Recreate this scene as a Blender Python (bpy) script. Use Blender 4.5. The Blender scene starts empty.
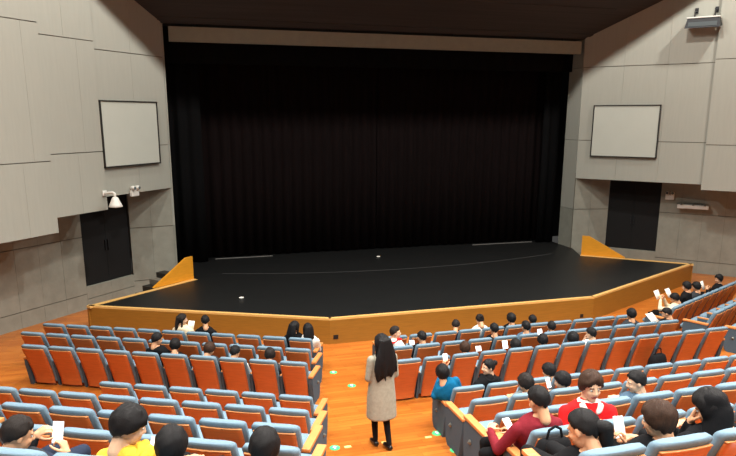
import bpy, math, random
import numpy as np
from mathutils import Vector, Matrix, noise
rnd = random.Random(7)
scn = bpy.context.scene
COL = scn.collection

# ------------------------------------------------------------------ camera, world, lights, exposure
PITCH, YAW, ROLL, FPX = math.radians(13.25), math.radians(16.37), math.radians(.12), 675.0
cam = bpy.data.cameras.new('camera'); cam_o = bpy.data.objects.new('camera', cam); COL.objects.link(cam_o)
cam.sensor_width = 36; cam.lens = 36 * FPX / 736; cam.shift_y = 48 / 736
cam.clip_end = 200
fw = Vector((math.sin(YAW) * math.cos(PITCH), math.cos(YAW) * math.cos(PITCH), -math.sin(PITCH)))
ri = Vector((math.cos(YAW), -math.sin(YAW), 0)); upv = ri.cross(fw)
r2 = ri * math.cos(ROLL) + upv * math.sin(ROLL); u2 = -ri * math.sin(ROLL) + upv * math.cos(ROLL)
mw = Matrix((r2, u2, -fw)).transposed().to_4x4(); mw.translation = (-6.97, 0, 0)
cam_o.matrix_world = mw
scn.camera = cam_o
world = bpy.data.worlds.new('world'); scn.world = world; world.use_nodes = True
world.node_tree.nodes['Background'].inputs[0].default_value = (1.0, .97, .92, 1)
world.node_tree.nodes['Background'].inputs[1].default_value = .05
scn.view_settings.view_transform = 'Standard'; scn.view_settings.look = 'None'
scn.view_settings.exposure = 0.18; scn.view_settings.gamma = 1; scn.view_settings.use_curve_mapping = False
WARM = (1.0, .965, .90)
def spot(loc, power, cone, blend=.6, size=.35, color=WARM, aim=(0, 0, -1)):
    l = bpy.data.lights.new('house_light', 'SPOT'); l.energy = power; l.spot_size = math.radians(cone); l.spot_blend = blend
    l.shadow_soft_size = size; l.color = color
    o = bpy.data.objects.new('house_light', l); COL.objects.link(o); o.location = loc
    o.rotation_euler = Vector(aim).to_track_quat('-Z', 'Y').to_euler()
# recessed ceiling downlights over the stalls (narrow cones), one flood row near the front of the ceiling
for y in (-2.0, 2.0, 6.0, 9.5):
    for x in (-10, -6, -2, 2, 6):
        spot((x, y, 7.3), 1250 if y > 0 else 1500, 118)
for x in (-9, -3, 3, 9):
    spot((x, 13.9, 7.3), 1500, 165, .25, .12, WARM, (0, .12, -1))

# ------------------------------------------------------------------ helpers
def lin(c):
    c = c / 255.0
    return c / 12.92 if c <= .04045 else ((c + .055) / 1.055) ** 2.4
def rgb(r, g, b): return (lin(r), lin(g), lin(b), 1)
def tag(o, label, cat, group=None, kind=None):
    if label: o['label'] = label
    if cat: o['category'] = cat
    if group: o['group'] = group
    if kind: o['kind'] = kind
    return o
def empty(name, loc=(0, 0, 0), rz=0, parent=None):
    o = bpy.data.objects.new(name, None); COL.objects.link(o)
    o.location = loc; o.rotation_euler = (0, 0, rz); o.empty_display_size = .1
    if parent: o.parent = parent
    return o
def mesh(name, v, f, m=None, smooth=False, mi=None):
    me = bpy.data.meshes.new(name)
    me.from_pydata([tuple(p) for p in v], [], [tuple(q) for q in f])
    for k in (m if isinstance(m, (list, tuple)) else [m]):
        if k: me.materials.append(k)
    if mi is not None: me.polygons.foreach_set('material_index', list(mi))
    if smooth: me.polygons.foreach_set('use_smooth', [True] * len(me.polygons))
    me.update()
    return me
def obj(name, me, parent=None, loc=None, rot=None):
    o = bpy.data.objects.new(name, me); COL.objects.link(o)
    if parent: o.parent = parent
    if loc is not None: o.location = loc
    if rot is not None: o.rotation_euler = rot
    return o
BOXF = [(0, 3, 2, 1), (4, 5, 6, 7), (0, 1, 5, 4), (1, 2, 6, 5), (2, 3, 7, 6), (3, 0, 4, 7)]
def box(x0, x1, y0, y1, z0, z1):
    return [(x0, y0, z0), (x1, y0, z0), (x1, y1, z0), (x0, y1, z0), (x0, y0, z1), (x1, y0, z1), (x1, y1, z1), (x0, y1, z1)], list(BOXF)
def bbox(x0, x1, y0, y1, z0, z1, b=.008):
    """box with chamfered edges"""
    import bmesh
    bm = bmesh.new(); v, f = box(x0, x1, y0, y1, z0, z1)
    vs = [bm.verts.new(p) for p in v]
    for q in f: bm.faces.new([vs[i] for i in q])
    bmesh.ops.bevel(bm, geom=bm.edges[:], offset=b, segments=2, affect='EDGES', profile=.7)
    bm.verts.index_update()
    o = [tuple(p.co) for p in bm.verts], [[p.index for p in q.verts] for q in bm.faces]
    bm.free(); return o
def join(*parts):
    V, F = [], []
    for v, f in parts:
        n = len(V); V += [tuple(p) for p in v]; F += [tuple(i + n for i in q) for q in f]
    return V, F
def prism(poly, z0, z1):
    n = len(poly)
    v = [(x, y, z0) for x, y in poly] + [(x, y, z1) for x, y in poly]
    a = sum(poly[i][0] * poly[(i + 1) % n][1] - poly[(i + 1) % n][0] * poly[i][1] for i in range(n))
    if a < 0:
        poly = poly[::-1]; return prism(poly, z0, z1)
    f = [tuple(range(n))[::-1], tuple(range(n, 2 * n))] + [(i, (i + 1) % n, n + (i + 1) % n, n + i) for i in range(n)]
    return v, f
def extrude_profile(prof, x0, x1):
    """prof: list of (y,z); extruded along x"""
    v, f = prism(prof, x0, x1)
    return [(z, x, y) for x, y, z in v], f
def capsule(p0, p1, r0, r1=None, seg=10, cap=3):
    r1 = r0 if r1 is None else r1
    p0 = np.array(p0, float); p1 = np.array(p1, float); d = p1 - p0; L = np.linalg.norm(d)
    d = d / L if L > 1e-6 else np.array([0, 0, 1.])
    a = np.cross(d, [0, 0, 1.] if abs(d[2]) < .9 else [1., 0, 0]); a /= np.linalg.norm(a); b = np.cross(d, a)
    rings = []
    for i in range(cap): t = math.pi / 2 * (1 - i / cap); rings.append((p0 - d * r0 * math.sin(t), r0 * math.cos(t)))
    rings.append((p0, r0)); rings.append((p1, r1))
    for i in range(1, cap + 1): t = math.pi / 2 * i / cap; rings.append((p1 + d * r1 * math.sin(t), r1 * math.cos(t)))
    rings[0] = (rings[0][0], r0 * .05); rings[-1] = (rings[-1][0], r1 * .05)
    V, F = [], []
    for c, r in rings:
        for k in range(seg):
            t = 2 * math.pi * k / seg; V.append(tuple(c + r * (a * math.cos(t) + b * math.sin(t))))
    for i in range(len(rings) - 1):
        for k in range(seg):
            k2 = (k + 1) % seg; F.append((i * seg + k, i * seg + k2, (i + 1) * seg + k2, (i + 1) * seg + k))
    F.append(tuple(range(seg))[::-1]); F.append(tuple((len(rings) - 1) * seg + k for k in range(seg)))
    return V, F
def ellipsoid(c, r, rot=None, nu=14, nv=9):
    V, F = [], []
    R = np.eye(3) if rot is None else np.array(rot)
    for j in range(nv + 1):
        t = math.pi * (j + .02 * (j == 0) - .02 * (j == nv)) / nv
        for i in range(nu):
            p = 2 * math.pi * i / nu
            q = R @ (np.array([math.sin(t) * math.cos(p), math.sin(t) * math.sin(p), math.cos(t)]) * np.array(r)) + np.array(c)
            V.append(tuple(q))
    for j in range(nv):
        for i in range(nu):
            i2 = (i + 1) % nu; F.append((j * nu + i, (j + 1) * nu + i, (j + 1) * nu + i2, j * nu + i2))
    F.append(tuple(range(nu))); F.append(tuple(nv * nu + i for i in range(nu))[::-1])
    return V, F
def loft(secs, n=16, p=2.3):
    """secs: (center, xaxis, yaxis, rx, ry) superellipse sections"""
    V, F = [], []
    for c, ax, ay, rx, ry in secs:
        c = np.array(c, float); ax = np.array(ax, float); ay = np.array(ay, float)
        for k in range(n):
            t = 2 * math.pi * k / n; cs, sn = math.cos(t), math.sin(t)
            V.append(tuple(c + ax * rx * math.copysign(abs(cs) ** (2 / p), cs) + ay * ry * math.copysign(abs(sn) ** (2 / p), sn)))
    m = len(secs)
    for i in range(m - 1):
        for k in range(n):
            k2 = (k + 1) % n; F.append((i * n + k, i * n + k2, (i + 1) * n + k2, (i + 1) * n + k))
    F.append(tuple(range(n))[::-1]); F.append(tuple((m - 1) * n + k for k in range(n)))
    return V, F
def tube(pts, r, seg=8):
    V, F = [], []
    for i in range(len(pts) - 1):
        V, F = join((V, F), capsule(pts[i], pts[i + 1], r, r, seg, 2))
    return V, F
def xform(vf, M):
    M = np.array(M); v = np.array(vf[0]) @ M[:3, :3].T + M[:3, 3]
    return [tuple(p) for p in v], vf[1]
SCR = bpy.data.scenes.new('scratch')
def remesh(vf, voxel, smooth=2, dec=1.0):
    me = mesh('tmp', *vf); o = bpy.data.objects.new('tmp', me); SCR.collection.objects.link(o)
    m = o.modifiers.new('r', 'REMESH'); m.mode = 'VOXEL'; m.voxel_size = voxel
    if smooth: s = o.modifiers.new('s', 'SMOOTH'); s.factor = .5; s.iterations = smooth
    if dec < 1: d = o.modifiers.new('d', 'DECIMATE'); d.ratio = dec
    with bpy.context.temp_override(scene=SCR, view_layer=SCR.view_layers[0]): dg = bpy.context.evaluated_depsgraph_get()
    e = o.evaluated_get(dg); m2 = e.to_mesh()
    v = np.zeros(len(m2.vertices) * 3); m2.vertices.foreach_get('co', v)
    f = [tuple(p.vertices) for p in m2.polygons]
    e.to_mesh_clear(); bpy.data.objects.remove(o); bpy.data.meshes.remove(me)
    return [tuple(p) for p in v.reshape(-1, 3)], f

# ------------------------------------------------------------------ materials
MAT = {}
def mat(name, col, rough=.6, metal=0, noise_amt=0.0, scale=8, bump=0.0, bscale=60, emit=0, spec=.5, coords='Object', stretch=(1, 1, 1), col2=None):
    m = bpy.data.materials.new(name); m.use_nodes = True; nt = m.node_tree; b = nt.nodes['Principled BSDF']
    b.inputs['Base Color'].default_value = col; b.inputs['Roughness'].default_value = rough; b.inputs['Metallic'].default_value = metal
    b.inputs['Specular IOR Level'].default_value = spec
    tc = nt.nodes.new('ShaderNodeTexCoord'); mp = nt.nodes.new('ShaderNodeMapping'); mp.inputs['Scale'].default_value = stretch
    nt.links.new(tc.outputs[coords], mp.inputs[0])
    if noise_amt or col2:
        n = nt.nodes.new('ShaderNodeTexNoise'); n.inputs['Scale'].default_value = scale; n.inputs['Detail'].default_value = 5; n.inputs['Roughness'].default_value = .6
        nt.links.new(mp.outputs[0], n.inputs[0])
        r = nt.nodes.new('ShaderNodeValToRGB'); r.color_ramp.elements[0].position = .3; r.color_ramp.elements[1].position = .7
        c2 = col2 or tuple(min(1, x * (1 + noise_amt)) for x in col[:3]) + (1,)
        c1 = col if col2 else tuple(x * (1 - noise_amt) for x in col[:3]) + (1,)
        r.color_ramp.elements[0].color = c1; r.color_ramp.elements[1].color = c2
        nt.links.new(n.outputs[0], r.inputs[0]); nt.links.new(r.outputs[0], b.inputs['Base Color'])
    if bump:
        n2 = nt.nodes.new('ShaderNodeTexNoise'); n2.inputs['Scale'].default_value = bscale; n2.inputs['Detail'].default_value = 3
        nt.links.new(mp.outputs[0], n2.inputs[0])
        bp = nt.nodes.new('ShaderNodeBump'); bp.inputs['Strength'].default_value = bump; bp.inputs['Distance'].default_value = .01
        nt.links.new(n2.outputs[0], bp.inputs['Height']); nt.links.new(bp.outputs[0], b.inputs['Normal'])
    if emit:
        b.inputs['Emission Color'].default_value = col; b.inputs['Emission Strength'].default_value = emit
    MAT[name] = m
    return m
def wood_floor():
    m = mat('floor_wood', rgb(205, 112, 32), .28, spec=.5); nt = m.node_tree; b = nt.nodes['Principled BSDF']
    g = nt.nodes.new('ShaderNodeNewGeometry'); mp = nt.nodes.new('ShaderNodeMapping'); mp.inputs['Scale'].default_value = (1, 1, 0)
    nt.links.new(g.outputs['Position'], mp.inputs[0])
    br = nt.nodes.new('ShaderNodeTexBrick'); br.inputs['Scale'].default_value = 1; br.inputs['Brick Width'].default_value = .9; br.inputs['Row Height'].default_value = .09
    br.inputs['Mortar Size'].default_value = .002; br.inputs['Color1'].default_value = rgb(208, 124, 48); br.inputs['Color2'].default_value = rgb(188, 104, 38); br.inputs['Mortar'].default_value = rgb(120, 60, 20)
    nt.links.new(mp.outputs[0], br.inputs[0])
    n = nt.nodes.new('ShaderNodeTexNoise'); n.inputs['Scale'].default_value = 3; mp2 = nt.nodes.new('ShaderNodeMapping'); mp2.inputs['Scale'].default_value = (1, 12, 0)
    nt.links.new(g.outputs['Position'], mp2.inputs[0]); nt.links.new(mp2.outputs[0], n.inputs[0])
    mx = nt.nodes.new('ShaderNodeMixRGB'); mx.blend_type = 'MULTIPLY'; mx.inputs[0].default_value = .35
    nt.links.new(br.outputs[0], mx.inputs[1]); nt.links.new(n.outputs[0], mx.inputs[2]); nt.links.new(mx.outputs[0], b.inputs['Base Color'])
    return m
wood_floor()
mat('upper_panel', rgb(167, 167, 156), .85, noise_amt=.03, scale=2.5, bump=.15, bscale=40, stretch=(6, 6, .6))
mat('lower_panel', rgb(146, 146, 134), .85, noise_amt=.10, scale=3, bump=.25, bscale=18)
mat('joint', rgb(112, 106, 94), .9)
mat('black_door', rgb(9, 9, 10), .85, noise_amt=.1, scale=3)
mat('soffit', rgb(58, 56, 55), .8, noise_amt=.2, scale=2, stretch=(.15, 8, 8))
mat('valance', rgb(150, 154, 142), .8, noise_amt=.06, scale=4)
mat('curtain', rgb(18, 11, 11), .95, noise_amt=.25, scale=5, stretch=(3, 3, .3), spec=.1)
mat('black_drape', rgb(12, 12, 13), .95, noise_amt=.15, scale=6, spec=.1)
mat('stage_black', rgb(17, 18, 18), .48, noise_amt=.15, scale=3, bump=.05, bscale=30)
mat('fascia_wood', rgb(148, 103, 36), .42, noise_amt=.12, scale=3, stretch=(1, 1, 14))
mat('rim_wood', rgb(222, 176, 104), .4, noise_amt=.08, scale=6)
mat('cheek_wood', rgb(222, 150, 36), .45, noise_amt=.08, scale=4, stretch=(1, 1, 6))
mat('seat_wood', rgb(198, 106, 52), .38, noise_amt=.12, scale=5, stretch=(1, 1, 7), spec=.5)
mat('seat_lit_edge', rgb(208, 138, 82), .45)  # paler wood tone painted in for light catching the back panel's top edge
mat('seat_blue', rgb(112, 136, 152), .9, noise_amt=.08, scale=40, bump=.25, bscale=180, spec=.2)
mat('end_panel', rgb(72, 88, 100), .85, noise_amt=.06, scale=30, spec=.25)
mat('arm_wood', rgb(206, 134, 76), .4, noise_amt=.08, scale=10)
mat('dark_metal', rgb(30, 31, 34), .5, metal=.3)
mat('white_plastic', rgb(228, 226, 218), .45)
mat('screen_white', rgb(190, 193, 182), .75, noise_amt=.02, scale=2)
mat('screen_frame', rgb(34, 32, 28), .5)
mat('grey_metal', rgb(110, 108, 100), .45, metal=.4)
mat('lamp_glass', rgb(96, 104, 106), .2)
mat('strip_pale', rgb(120, 118, 114), .7)
mat('exit_green', rgb(70, 200, 120), .5, emit=.6)
mat('marker_white', rgb(235, 245, 235), .5, emit=.4)
mat('yellow_strip', rgb(236, 214, 130), .6)
mat('phone_body', rgb(225, 225, 226), .3)
mat('phone_black', rgb(18, 18, 20), .3)
mat('phone_screen', (1, 1, 1, 1), .3, emit=1.4)
mat('paper', rgb(240, 236, 226), .8)
mat('skin', rgb(214, 160, 122), .55, noise_amt=.04, scale=20, spec=.35)
mat('skin_pale', rgb(230, 184, 150), .55, noise_amt=.04, scale=20, spec=.35)
mat('lips', rgb(176, 92, 84), .5)
mat('eye_white', rgb(225, 220, 214), .3)
mat('eye_dark', rgb(25, 18, 15), .3)
def hairmat(name, c): return mat(name, c, .62, noise_amt=.35, scale=30, bump=.6, bscale=90, stretch=(3, 3, .5), spec=.25)
hairmat('hair_black', rgb(20, 18, 19)); hairmat('hair_brown', rgb(56, 36, 24)); hairmat('hair_dark', rgb(32, 25, 22))
def cloth(name, c): return mat(name, c, .9, noise_amt=.12, scale=25, bump=.3, bscale=120, spec=.15)
for n, c in dict(black=(20, 20, 22), navy=(26, 32, 52), white=(226, 222, 214), cream=(226, 208, 176), yellow=(238, 190, 66), teal=(14, 96, 136), maroon=(122, 34, 44), red=(214, 30, 32),
                 grey=(120, 124, 124), darkgrey=(52, 54, 58), coat=(160, 156, 140), jeans=(40, 48, 66), slate=(74, 96, 116), darkred=(112, 24, 30)).items():
    cloth('cloth_' + n, rgb(*c))

# ------------------------------------------------------------------ layout of the hall (metres; z = 0 is the photographer's eye level)
VX, VY = 3.56, 14.77                       # corner of the stage front
TL = np.array([.8976, -.4407]); NL = np.array([.4407, .8976])   # left wing: along the row (towards the corner) and towards the stage
ANG = math.radians(26.15)
FLOOR0, STAGE = -5.22, -4.60
ROWS = {'A': (2.22, -5.22), 'B': (3.22, -5.08), 'C': (4.20, -4.97), 'D': (6.25, -4.68), 'E': (7.65, -4.23), 'F': (8.93, -3.80), 'G': (9.92, -3.50), 'H': (11.16, -3.02)}
SEAT_H, RECLINE, SP = .87, .30, .55
def lpt(d, a):                              # left wing point: distance d behind the stage front, a outwards along the row
    p = np.array([-VX, VY]) - TL * a - NL * d; return (float(p[0]), float(p[1]))
def rpt(d, a):
    x, y = lpt(d, a); return (-x, y)
def line_isect(p, u, q, v):
    A = np.array([[u[0], -v[0]], [u[1], -v[1]]]); s = np.linalg.solve(A, np.array(q) - np.array(p)); return (float(p[0] + u[0] * s[0]), float(p[1] + u[1] * s[0]))
BLp, BLd = np.array([-4.45, 12.72]), np.array([-.2163, -1.0])     # aisle edge of the left block
def cl(d): return line_isect(np.array([-VX, VY]) - NL * d, TL, BLp, BLd)
def cv(d): return (-(VX + d * math.tan(ANG / 2)), VY - d)
def cc(d):                                  # aisle edge of the centre block
    if d < 4.9: return (-3.42, VY - d)
    return (-3.10 - .265 * (d - 6.0), VY - d)
def mir(p): return (-p[0], p[1])
XR = 3.80
# ---- floor: terraces
floor = empty('floor'); tag(floor, 'orange wooden floor stepping down towards the stage', 'floor', kind='structure')
def terrace(d0, d1, z, parts='lacbr', zb=-5.6):
    out = []
    if 'l' in parts: out.append([lpt(d0, 13), cl(d0), cl(d1), lpt(d1, 13)])
    if 'a' in parts: out.append([cl(d0), cv(d0), cc(d0), cc(d1), cv(d1), cl(d1)])
    if 'c' in parts: out.append([cc(d0), (XR, VY - d0), (XR, VY - d1), cc(d1)])
    if 'b' in parts: out.append([mir(cl(d0)), mir(cv(d0)), (XR, VY - d0), (XR, VY - d1), mir(cv(d1)), mir(cl(d1))])
    if 'r' in parts: out.append([mir(lpt(d0, 13)), mir(cl(d0)), mir(cl(d1)), mir(lpt(d1, 13))])
    return [prism(p, zb, z) for p in out]
order = 'ABCDEFGH'
cuts = {}
prev = 0.0
for i, r in enumerate(order):
    d, z = ROWS[r]; end = d - RECLINE + .16
    if r == 'C': end = ROWS['D'][0] - RECLINE - 1.02
    cuts[r] = (prev, end); prev = end
obj('front_floor', mesh('front_floor', *box(-18, 18, 11.5, 24, -5.6, FLOOR0 - .002), MAT['floor_wood']), floor)
for i, r in enumerate(order):
    d0, d1 = cuts[r]; z = ROWS[r][1]
    e1 = d1 if r != 'H' else 14
    obj('terrace', mesh('terrace', *join(*terrace(d0 if r != 'A' else -.2, e1, z, 'lcr')), MAT['floor_wood']), floor)
    # aisle: the tread above each riser starts a step later, with a half step before it
    up = ROWS[order[i + 1]][1] - z if i < 7 else 0
    big = i > 0 and z - ROWS[order[i - 1]][1] > .25
    AS = .66; a0_ = d0 + (AS if i > 3 else 0); s0 = a0_ + (.38 if big else 0); ae = e1 + (AS if 3 <= i < 7 else 0)
    obj('aisle_landing', mesh('aisle_landing', *join(*terrace(s0 if r != 'A' else -.2, ae, z, 'ab')), MAT['floor_wood']), floor)
    if big:
        zl = ROWS[order[i - 1]][1]
        obj('aisle_step', mesh('aisle_step', *join(*terrace(a0_, s0, (z + zl) / 2, 'ab')), MAT['floor_wood']), floor)
# ------------------------------------------------------------------ stage
stage = empty('stage', (0, 17, STAGE)); tag(stage, 'black theatre stage with an orange wooden front and pale wooden rim', 'stage')
def st(name, vf, m, smooth=False, parent=None):
    o = obj(name, mesh(name, *vf, m, smooth), parent or stage)
    if (parent or stage) is stage: o.location = (0, -17, -STAGE)
    return o
EL, VL, VR, ER = (-9.12, 17.5), (-VX, VY), (VX, VY), (9.12, 17.5)
WB = (6.45, 19.75)
deck = [(-9.02, 17.52), (-VX, VY + .03), (VX, VY + .03), (9.02, 17.52), (WB[0] - .03, WB[1]), (6.9, 21.0), (6.9, 27), (-6.9, 27), (-6.9, 21.0), (-WB[0] + .03, WB[1])]
st('deck', prism(deck, FLOOR0 - .3, STAGE), MAT['stage_black'])
def strip(p, q, w, z0, z1, side=1, over=0.0):
    p = np.array(p, float); q = np.array(q, float); d = (q - p) / np.linalg.norm(q - p); n = np.array([-d[1], d[0]]) * side
    p = p - d * over; q = q + d * over
    return prism([tuple(p), tuple(q), tuple(q + n * w), tuple(p + n * w)], z0, z1)
for p, q in ((EL, VL), (VL, VR), (VR, ER)):
    st('fascia_panel', strip(p, q, .06, FLOOR0 - .3, STAGE - .035), MAT['fascia_wood'])
    st('rim', strip(p, q, .10, STAGE - .035, STAGE + .012, 1, .015), MAT['rim_wood'])
for s in (-1, 1):
    p, q = (s * 9.12, 17.5), (s * WB[0], WB[1])
    st('side_panel', strip(p, q, .06, FLOOR0 - .3, STAGE - .035, s), MAT['fascia_wood'])
    st('rim', strip(p, q, .14, STAGE - .035, STAGE + .012, s, .01), MAT['rim_wood'])
# socket on the fascia and a seam across the apron
st('socket', box(-3.48, -3.36, VY - .012, VY, -5.10, -5.0), MAT['dark_metal'])
st('socket', box(3.18, 3.27, VY - .012, VY, -5.12, -5.03), MAT['dark_metal'])
seam = []
for k in range(25):
    x = -5.6 + 11.2 * k / 24; y = 19.33 + .028 * x * x
    seam.append((x, y))
sv, sf = [], []
for x, y in seam: sv += [(x, y, STAGE + .002), (x, y + .03, STAGE + .008), (x, y + .06, STAGE + .002)]
for k in range(24): sf += [(3 * k, 3 * k + 3, 3 * k + 4, 3 * k + 1), (3 * k + 1, 3 * k + 4, 3 * k + 5, 3 * k + 2)]
st('floor_seam', (sv, sf), mat('seam_grey', rgb(52, 52, 52), .6))
# cheek walls beside the side steps, and the steps behind them
for s, side in ((-1, 'left'), (1, 'right')):
    a = np.array([s * 7.55, 18.86]); b = np.array([s * WB[0], WB[1]]); n = np.array([(b - a)[1], -(b - a)[0]]); n = n / np.linalg.norm(n) * (-s) * .07
    z0 = STAGE + .012; z1 = STAGE + .67; zl = STAGE + .03
    c = a + (b - a) * .84
    v = []
    for o in (np.zeros(2), -n):
        for p, z in ((a, z0), (b, z0), (b, z1), (c, z1), (a, zl)): v.append((p[0] + o[0], p[1] + o[1], z))
    f = [(0, 1, 2, 3, 4), (9, 8, 7, 6, 5)] + [(i, 5 + i, 5 + (i + 1) % 5, (i + 1) % 5) for i in range(5)]
    w = obj('stair_cheek_wall', mesh('stair_cheek_wall', v, f, MAT['cheek_wood']))
    tag(w, f'orange wooden triangular cheek wall at the {side} edge of the stage', 'stair wall', 'stair cheek walls')
    steps = empty('side_steps', (s * 7.6, 19.6, FLOOR0)); tag(steps, f'dark steps between the {side} cheek wall and the grey wall', 'steps', 'side steps up to the stage')
    dirv = (b - a) / np.linalg.norm(b - a); nv = n / np.linalg.norm(n)
    for k in range(5):
        p = a + dirv * (.25 * k - .25) - nv * .08; q = p + dirv * .3
        vf = prism([tuple(p), tuple(q), tuple(q - nv * .75), tuple(p - nv * .75)], FLOOR0, STAGE - .38 + .15 * k)
        vf = ([(x - s * 7.6, y - 19.6, z - FLOOR0) for x, y, z in vf[0]], vf[1])
        obj('step', mesh('step', *vf, MAT['joint'] if k % 2 else MAT['screen_frame']), steps)
# ------------------------------------------------------------------ walls
PX, PY = 6.87, 21.03
def wall_side(s, side):
    P = np.array([s * PX - (.07 if s < 0 else 0), PY]); U = np.array([s * .64, -.768]); N = np.array([-s * .768, -.64])
    Q = np.array([s * 8.16, 20.84]); U2 = np.array([s * .69, -.724]); N2 = np.array([-s * .724, -.69])
    w = empty('wall_' + side); tag(w, f'grey panelled {side} side wall beside the stage', 'wall', kind='structure')
    def slab(name, P, U, N, u0, u1, z0, z1, o0, o1, m, ch=0.0):
        pts = [P + U * u0 + N * o0, P + U * u1 + N * o0, P + U * u1 + N * o1, P + U * u0 + N * o1]
        return obj(name, mesh(name, *prism([tuple(p) for p in pts], z0, z1), m), w)
    def panels(P, U, N, u0, u1, z0, z1, ucuts, zcuts, m, t=.03, g=.007, o=0.0):
        us = [u0] + sorted(c for c in ucuts if u0 < c < u1) + [u1]; zs = [z0] + sorted(c for c in zcuts if z0 < c < z1) + [z1]
        for i in range(len(us) - 1):
            for j in range(len(zs) - 1):
                k = rnd.uniform(-.002, .002)
                slab('panel', P, U, N, us[i] + g * .35, us[i + 1] - g * .35, zs[j] + g * 1.6, zs[j + 1] - g * 1.6, o, o + t + k, m)
    TOP = 5.6
    if s < 0: zones = [(0, 2.62, -2.07), (2.62, 4.33, -2.40), (4.33, 9, -2.75)]
    else: zones = [(0, 4.07, -2.10), (4.07, 9, -2.26)]
    for i, (u0, u1, zb) in enumerate(zones):
        o = (.0, .05, .11)[i] if s < 0 else (0, .1)[i]
        slab('backing', P, U, N, u0, u1, zb, TOP, -1.15, o, MAT['joint'])
        if s < 0: uc, zc = [([1.3], [1.65, -.8]), ([3.2], [1.83, -.88]), ([5.15, 6.4], [2.07, -1.03])][i]
        else: uc, zc = [([1.35, 2.7], [1.66, -.77]), ([5.4, 6.7], [1.75, -.83])][i]
        if i == 1 and s < 0:
            panels(P, U, N, u0, u1, -.88, 1.83, [3.2], [], MAT['upper_panel'], o=o)
            panels(P, U, N, u0, u1, zb, -.88, [3.45], [], MAT['upper_panel'], o=o)
            panels(P, U, N, u0, u1, 1.83, TOP, [3.57], [], MAT['upper_panel'], o=o)
        elif i == 2:
            panels(P, U, N, u0, u1, -1.03, 2.07, [4.8, 6.2, 7.6], [], MAT['upper_panel'], o=o)
            panels(P, U, N, u0, u1, zb, -1.03, [5.13, 6.4, 7.7], [], MAT['upper_panel'], o=o)
            panels(P, U, N, u0, u1, 2.07, TOP, [5.6, 7.2], [], MAT['upper_panel'], o=o)
        else:
            panels(P, U, N, u0, u1, zb, TOP, uc, zc, MAT['upper_panel'], o=o)
    # lower wall: short frontal piece next to the stage opening, then the piece with the door
    L = float(np.linalg.norm(Q - P)); UF = (Q - P) / L; NF = np.array([UF[1] * s, -UF[0] * s]); NF = NF if NF[1] < 0 else -NF
    slab('backing', P, UF, NF, 0, L, FLOOR0 - .3, -1.9, -.3, 0, MAT['joint'])
    panels(P, UF, NF, 0, L, FLOOR0 - .2, -1.9, [.62], [-4.8, -3.2], MAT['lower_panel'], t=.02)
    D0, D1, DT = 0.0, 1.73, -2.15
    slab('backing', Q, U2, N2, D1, 9, FLOOR0 - .3, -1.9, -.3, 0, MAT['joint'])
    slab('backing', Q, U2, N2, D0, D1, FLOOR0 - .3, STAGE, -.3, 0, MAT['lower_panel'])
    slab('backing', Q, U2, N2, D0, D1, DT, -1.9, -.3, 0, MAT['lower_panel'])
    uc = [D1 + .68 * k for k in range(1, 11)]
    panels(Q, U2, N2, D1, 9, FLOOR0 - .2, -1.9, uc, [-4.8, -3.2], MAT['lower_panel'], t=.02)
    panels(Q, U2, N2, 0, D1, FLOOR0 - .2, STAGE, [.86], [-4.95], MAT['lower_panel'], t=.02)
    # reveal of the stage opening
    x0, x1 = sorted((s * PX, s * (PX + .35)))
    for z0, z1 in ((FLOOR0, -3.2), (-3.2, -.77), (-.77, 1.66), (1.66, 2.75)):
        obj('reveal_panel', mesh('reveal_panel', *box(x0, x1, PY + .05, PY + .85, z0 + .006, z1 - .006), MAT['lower_panel'] if z1 < -1 else MAT['upper_panel']), w)
    # door
    dn = 'door_1' if s < 0 else 'door_2'
    d = empty(dn); tag(d, f'black double door at stage level in the {side} wall', 'door', kind='structure')
    def dslab(name, u0, u1, z0, z1, o0, o1, m):
        pts = [Q + U2 * u0 + N2 * o0, Q + U2 * u1 + N2 * o0, Q + U2 * u1 + N2 * o1, Q + U2 * u0 + N2 * o1]
        return obj(name, mesh(name, *prism([tuple(p) for p in pts], z0, z1), m), d)
    dslab('door_leaf', .005, .862, STAGE + .01, DT - .02, -.12, -.05, MAT['black_door']); dslab('door_leaf', .868, 1.725, STAGE + .01, DT - .02, -.12, -.05, MAT['black_door'])
    dslab('door_handle', .80, .83, -3.7, -3.4, -.05, -.01, MAT['dark_metal']); dslab('door_handle', .90, .93, -3.7, -3.4, -.05, -.01, MAT['dark_metal'])
    # projection screen on the upper wall
    sc = empty('projection_screen', (*(P + U * 1.55), -.45)); tag(sc, f'blank off-white projection screen in a thin dark frame, {side} wall', 'screen', 'side projection screens')
    C0 = np.array([*(P + U * 1.55), -.45])
    def sslab(name, u0, u1, z0, z1, o0, o1, m):
        pts = [P + U * u0 + N * o0, P + U * u1 + N * o0, P + U * u1 + N * o1, P + U * u0 + N * o1]
        v, f = prism([tuple(p) for p in pts], z0, z1)
        return obj(name, mesh(name, [tuple(np.array(q) - C0) for q in v], f, m), sc)
    u0, u1, z0, z1 = .47, 2.63, -1.31, .41
    sslab('screen_surface', u0 + .03, u1 - .03, z0 + .03, z1 - .03, .05, .10, MAT['screen_white'])
    for a in ((u0, u1, z1 - .035, z1), (u0, u1, z0, z0 + .035), (u0, u0 + .035, z0, z1), (u1 - .035, u1, z0, z1)):
        sslab('frame_bar', *a, .04, .12, MAT['screen_frame'])
    def at(u, z, o, low=False):
        p = (Q + U2 * u + N2 * o) if low else (P + U * u + N * o); return Vector((p[0], p[1], z))
    return at, Vector((*N, 0)), Vector((*U, 0)), Vector((*N2, 0)), Vector((*U2, 0))
atL, NLw, ULw, N2L, U2L = wall_side(-1, 'left')
atR, NRw, URw, N2R, U2R = wall_side(1, 'right')
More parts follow.
